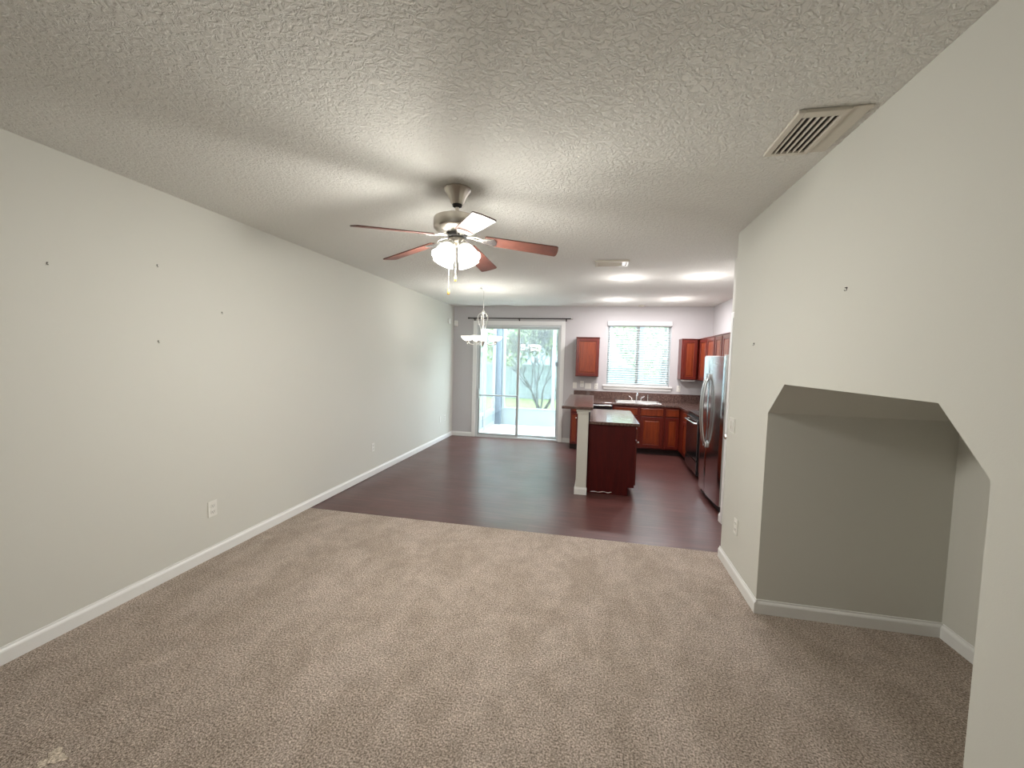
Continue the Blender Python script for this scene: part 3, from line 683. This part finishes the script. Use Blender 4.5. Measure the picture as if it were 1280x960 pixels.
# ------------------------------------------------------------------ curtain rod
r = thing('curtain_rod', 'thin dark curtain rod above the sliding glass door', 'curtain rod', (-1.54, 8.31, 2.488))
b = NB(); tube(b, [(-2.60, 8.31, 2.488), (-1.54, 8.31, 2.486), (-.50, 8.31, 2.488)], .011, 10); obj('rod', b, M_rod, r, True)
b = NB(); lathe(b, [(0, -.03), (.016, -.028), (.018, -.01), (.012, 0), (0, 0)], (-2.60, 8.31, 2.488), 'X', 14); obj('finial', b, M_rod, r, True)
b = NB(); lathe(b, [(0, 0), (.012, 0), (.018, .012), (.016, .03), (0, .036)], (-.50, 8.31, 2.488), 'X', 14); obj('finial', b, M_nickel_lt, r, True)
for x in (-2.50, -1.555, -.60):
    b = NB(); tube(b, [(x, YB-.001, 2.47), (x, 8.31, 2.475)], .006, 8); box(b, x-.012, YB-.006, 2.44, x+.012, YB-.0005, 2.50, .002); box(b, x-.008, 8.298, 2.466, x+.008, 8.325, 2.478, .002); obj('bracket', b, M_rod, r)

# ------------------------------------------------------------------ wall plates
def plate(name, lab, cat, x, y, z, face, kind, w=.072, h=.116, group=None):
    p = thing(name, lab, cat, (x, y, z), group)
    def bx(bm, u0, d0, w0, u1, d1_, w1, bev=0):
        if face == '+X': box(bm, x+d0, y+u0, z+w0, x+d1_, y+u1, z+w1, bev)
        elif face == '-X': box(bm, x-d1_, y+u0, z+w0, x-d0, y+u1, z+w1, bev)
        else: box(bm, x+u0, y-d1_, z+w0, x+u1, y-d0, z+w1, bev)
    b = NB(); bx(b, -w/2, .0002, -h/2, w/2, .006, h/2, .002); obj('cover_plate', b, M_plastic, p)
    if kind == 'outlet':
        for s_ in (-1, 1):
            b = NB(); bx(b, -.017, .006, s_*.024-.015, .017, .0085, s_*.024+.015, .003); q = obj('receptacle', b, M_plastic, p)
            b = NB(); bx(b, -.009, .0086, s_*.024-.004, -.006, .009, s_*.024+.008); bx(b, .006, .0086, s_*.024-.004, .009, .009, s_*.024+.008); bx(b, -.003, .0086, s_*.024-.012, .003, .009, s_*.024-.007); obj('slot', b, M_slot, q)
    elif kind == 'switch2':
        for s_ in (-1, 1):
            b = NB(); bx(b, s_*.03-.014, .006, -.032, s_*.03+.014, .010, .032, .003); obj('rocker', b, M_plastic, p)
    elif kind == 'switch':
        b = NB(); bx(b, -.014, .006, -.032, .014, .010, .032, .003); obj('rocker', b, M_plastic, p)
    elif kind == 'jack':
        b = NB(); bx(b, -.010, .006, -.010, .010, .010, .010, .002); obj('jack', b, M_plastic, p)
    return p
plate('wall_outlet', 'white electrical outlet low on the left wall above the carpet', 'outlet', XL, 2.715, .395, '+X', 'outlet', .078, .125)
plate('wall_outlet', 'white electrical outlet low on the left wall above the dark plank floor', 'outlet', XL, 5.157, .392, '+X', 'outlet')
plate('wall_outlet', 'white electrical outlet low on the left wall near the far corner', 'outlet', XL, 7.93, .43, '+X', 'outlet')
plate('phone_jack', 'white blank jack plate on the left wall beside the far corner outlet', 'wall plate', XL, 7.68, .43, '+X', 'jack')
plate('light_switch', 'white double light switch on the right wall beside the alcove', 'light switch', XR, 3.645, 1.165, '-X', 'switch2', .125, .12)
plate('wall_outlet', 'white electrical outlet low on the right wall left of the alcove', 'outlet', XR, 3.42, .408, '-X', 'outlet', .075, .12)
plate('light_switch', 'leftmost white switch plate beneath the lone wall cabinet', 'light switch', -.387, YB, 1.165, '-Y', 'switch', .08, .12)
plate('wall_outlet', 'white outlet plate set slightly higher beneath the lone wall cabinet', 'outlet', -.245, YB, 1.2, '-Y', 'outlet')
plate('light_switch', 'white wide double switch plate beneath the lone wall cabinet', 'light switch', -.125, YB, 1.165, '-Y', 'switch2', .12)
plate('wall_outlet', 'white outlet plate between the lone wall cabinet and window sill', 'outlet', .032, YB, 1.165, '-Y', 'outlet')
plate('wall_outlet', 'white outlet plate under the cabinet right of the window', 'outlet', 1.585, YB, 1.177, '-Y', 'outlet')

# motion sensor and door contact box in the far left corner
p = thing('motion_sensor', 'white motion sensor box on the back wall in the far left corner', 'sensor', (-2.915, YB, 2.38))
b = NB(); box(b, -2.945, YB-.05, 2.32, -2.875, YB-.0005, 2.44, .010); obj('housing', b, M_plastic, p)
b = NB(); box(b, -2.935, YB-.054, 2.335, -2.885, YB-.0501, 2.375, .0015); obj('lens', b, M_white, p)
p = thing('chime_box', 'small white box high on the left wall near the far corner', 'sensor', (XL, 8.07, 2.40))
b = NB(); box(b, XL+.0005, 8.02, 2.35, XL+.035, 8.10, 2.45, .006); obj('housing', b, M_plastic, p)

# ------------------------------------------------------------------ picture hooks left in the walls
def hook(lab, x, y, z, s, group, big=1.0):
    h = thing('picture_hook', lab, 'picture hook', (x, y, z), group)
    b = NB(); lathe(b, [(0, .0002*s), (.005*big, .0002*s), (.005*big, .003*s), (.003*big, .010*s), (0, .011*s)], (x, y, z+.008*big), 'X', 12); obj('nail_head', b, M_slot, h, True)
    b = NB(); tube(b, [(x+s*.002, y, z+.005*big), (x+s*.003, y, z-.012*big), (x+s*.010, y, z-.016*big), (x+s*.012, y, z-.008*big)], .0025*big, 8); obj('hook', b, M_slot, h, True)
hg = 'small picture hooks left in the left wall'
hook('picture hook farthest left and closest to the camera on the left wall', XL, 1.747, 2.11, 1, hg, .55)
hook('upper picture hook of the vertical pair on the left wall', XL, 2.33, 2.228, 1, hg, .6)
hook('faint picture hook on the left wall nearest the kitchen', XL, 2.826, 1.965, 1, hg, .55)
hook('lower picture hook of the vertical pair on the left wall', XL, 2.326, 1.71, 1, hg, .6)
hg = 'small picture hooks left in the right wall'
hook('higher picture hook on the right wall above the alcove', XR, 2.181, 2.018, -1, hg, .6)
hook('lower picture hook on the right wall near its kitchen end', XR, 3.276, 1.811, -1, hg, .6)

# ------------------------------------------------------------------ outside: screened patio, fence, trees
GZ = -.12
b = NB(); box(b, -4.2, YB+T+.0, -.25, 2.6, 10.86, -.10); struct('floor_patio', b, M_concrete)
b = NB(); box(b, -30, 10.98, -.4, 30, 45, -.02); tag(obj('lawn', b, M_grass), 'pale green grass beyond the patio wall', 'grass', kind='stuff')
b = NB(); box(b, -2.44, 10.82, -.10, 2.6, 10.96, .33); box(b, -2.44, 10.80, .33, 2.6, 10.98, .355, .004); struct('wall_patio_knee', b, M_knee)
b = NB(); box(b, -2.66, 10.72, -.10, -2.44, 10.98, 3.0, .006); tag(obj('patio_column', b, M_bluegrey), 'blue grey square column at the far left patio corner', 'column')
b = NB(); box(b, -2.43, 10.80, .356, -2.36, 10.90, 3.0, .003); tag(obj('patio_post', b, M_knee), 'narrow white screen post next to the blue grey column', 'post')
b = NB(); box(b, -1.10, 10.80, .356, -1.02, 10.90, 3.0, .003); tag(obj('patio_post', b, M_knee), 'white screen post near the right side of the glass door', 'post')
b = NB(); box(b, -.62, 10.78, .356, -.44, 10.92, 3.0, .003); box(b, 1.0, 10.78, .356, 1.18, 10.92, 3.0, .003)
tag(obj('patio_post', b, M_bluegrey), 'blue grey patio posts seen through the kitchen window blind', 'post')
b = NB(); box(b, -2.35, 10.85, .36, -1.105, 10.852, 3.0); box(b, -1.015, 10.85, .36, -.625, 10.852, 3.0); box(b, -.435, 10.85, .36, .995, 10.852, 3.0); box(b, 1.185, 10.85, .36, 2.6, 10.852, 3.0); tag(obj('insect_screen', b, M_screen), 'fine grey insect screen stretched above the patio knee wall', 'screen')
# left side of the patio: framed screen door and panel
sd = thing('screen_panel', 'white framed screen panel along the left side of the patio', 'screen', (-2.6, 9.6, -.1))
b = NB(); X = -2.62
for y0, y1 in ((8.62, 8.70), (9.55, 9.62), (9.66, 9.74), (10.62, 10.71)): box(b, X-.03, y0, -.1, X+.03, y1, 2.8, .003)
for z0, z1 in ((-.1, 0.0), (.28, .36), (2.3, 2.38)):
    for y0, y1 in ((8.70, 9.55), (9.74, 10.62)): box(b, X-.028, y0, z0, X+.028, y1, z1, .003)
obj('frame', b, M_knee, sd)
b = NB(); box(b, X-.008, 8.70, 0, X+.008, 9.55, .28); box(b, X-.008, 9.74, 0, X+.008, 10.62, .28); obj('kick_panel', b, M_fence, sd)
b = NB(); box(b, X-.001, 8.70, .36, X+.001, 9.55, 2.3); box(b, X-.001, 9.74, .36, X+.001, 10.62, 2.3); obj('mesh', b, M_screen, sd)
# white vinyl fence
def fence(x0, x1, y, lab, along='X', h=1.75):
    f = thing('vinyl_fence', lab, 'fence', ((x0+x1)/2, y, GZ-.12) if along == 'X' else (y, (x0+x1)/2, -.02))
    def bx(bm, u0, v0, z0, u1, v1, z1, bev=0):
        if along == 'X': box(bm, u0, v0, z0, u1, v1, z1, bev)
        else: box(bm, v0, u0, z0, v1, u1, z1, bev)
    b = NB(); u = x0
    while u < x1: bx(b, u+.004, y-.012, -.019, min(u+.15, x1), y+.012, h-.06); u += .155
    obj('boards', b, M_fence, f)
    b = NB(); bx(b, x0, y-.03, h-.1, x1, y+.03, h, .004); bx(b, x0, y-.03, -.0, x1, y+.03, .1, .004); obj('rail', b, M_fence, f)
    u = x0
    while u <= x1+.01:
        b = NB(); bx(b, u-.065, y-.065, -.019, u+.065, y+.065, h+.06, .004); bx(b, u-.08, y-.08, h+.06, u+.08, y+.08, h+.09, .006); obj('post', b, M_fence, f); u += 1.8
    return f
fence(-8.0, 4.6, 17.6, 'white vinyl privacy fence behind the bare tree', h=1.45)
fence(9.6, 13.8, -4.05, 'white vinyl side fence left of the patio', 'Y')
# bare multi-stem tree
tr = thing('bare_tree', 'bare pale multi stem tree spreading behind the patio wall', 'tree', (-1.66, 12.7, -.02))
b = NB(); rnd = random.Random(5)
def limb(p, d, r, L, depth):
    P = [p]; q = p; dd = d; n = 4
    for i in range(n):
        dd = (dd + Vector((rnd.uniform(-.16, .16), rnd.uniform(-.16, .16), rnd.uniform(-.03, .10)))).normalized(); q = q + dd*L/n; P.append(q)
    r = max(r, .0065); tube(b, P, [r*(1-.45*i/n) for i in range(n+1)], 6 if depth < 3 else 3, cap=depth == 0)
    if depth >= 6: return
    for k in range(3 if depth in (1, 3, 4) else 2):
        ax = Vector((rnd.uniform(-1, 1), rnd.uniform(-.7, .7), rnd.uniform(-.1, .5))).normalized()
        limb(q, (dd*.9 + ax*.55).normalized(), r*.64*rnd.uniform(.85, 1.1), L*rnd.uniform(.62, .80), depth+1)
for k in range(8):
    a = 2*PI*k/8+.3; dx = (-1.25, -.85, -.5, -.2, .1, .4, .7, 1.0)[k]
    limb(Vector((-1.62+.10*math.cos(a), 12.7+.1*math.sin(a), -.015)), Vector((dx*.75, rnd.uniform(-.2, .2), 1)).normalized(), .036, .9, 0)
obj('branches', b, M_bark, tr)
# evergreen crowns
def crown(name, lab, c, rad, n, m, sz, trunk=True, seed=1):
    rn = random.Random(seed)
    t = thing(name, lab, 'tree', (c[0], c[1], -.02))
    if trunk:
        b = NB(); tube(b, [(c[0], c[1], -.02), (c[0]+.05, c[1], c[2]*.5), (c[0], c[1], c[2])], [.14, .11, .06], 10); obj('trunk', b, M_bark, t, True)
    verts, faces = [], []
    for i in range(n):
        while True:
            p = Vector((rn.uniform(-1, 1), rn.uniform(-1, 1), rn.uniform(-1, 1)))
            if .35 < p.length < 1 + .18*math.sin(5*p.x+3*p.z): break
        q = Vector((c[0]+p.x*rad[0], c[1]+p.y*rad[1], c[2]+p.z*rad[2]))
        u = Vector((rn.gauss(0, 1), rn.gauss(0, 1), rn.gauss(0, 1))).normalized(); w = u.orthogonal().normalized(); s_ = sz*rn.uniform(.6, 1.3)
        k = len(verts); verts += [q-u*s_, q+w*s_*.45, q+u*s_, q-w*s_*.45]; faces.append((k, k+1, k+2, k+3))
    me = bpy.data.meshes.new('foliage'); org = ORG[t.name]; me.from_pydata([v-org for v in verts], [], faces); me.materials.append(m)
    o = bpy.data.objects.new('foliage', me); COL.objects.link(o); o.parent = t; o['kind'] = 'stuff'
    return t
crown('evergreen_tree', 'leafy green tree above the fence seen through the right door pane', (-2.6, 15.6, 3.5), (2.9, 1.2, 2.1), 6500, M_leaf, .11, trunk=False, seed=2)
crown('evergreen_tree', 'leafy green tree behind the kitchen window blind', (2.4, 15.8, 3.2), (1.8, 1.3, 2.0), 3200, M_leaf, .13, seed=3)
crown('evergreen_tree', 'dense bluish green tree left of the patio column', (-6.9, 15.6, 2.4), (1.4, 1.2, 1.6), 2500, M_leaf2, .11, seed=4)
# pale neighbouring house
hn = thing('neighbour_house', 'pale blue grey neighbouring house far behind the fence', 'building', (0, 26, -.02))
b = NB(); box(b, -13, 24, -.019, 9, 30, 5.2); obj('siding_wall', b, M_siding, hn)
b = NB(); prism(b, [(23.4, 5.2), (27, 7.4), (30.6, 5.2)], 'X', -13.4, 9.4); obj('roof', b, M_grey, hn)

# unseen fill panel added behind the camera; the front wall has no window
L = bpy.data.lights.new('rear_fill_light', 'AREA'); L.shape = 'RECTANGLE'; L.size = 2.2; L.size_y = 1.5; L.energy = REAR_FILL_W; L.color = (.97, .97, 1)
lo = bpy.data.objects.new('rear_fill_light', L); COL.objects.link(lo); lo.location = (-1.0, YF+.03, 1.55); lo.rotation_euler = (PI/2, 0, 0)
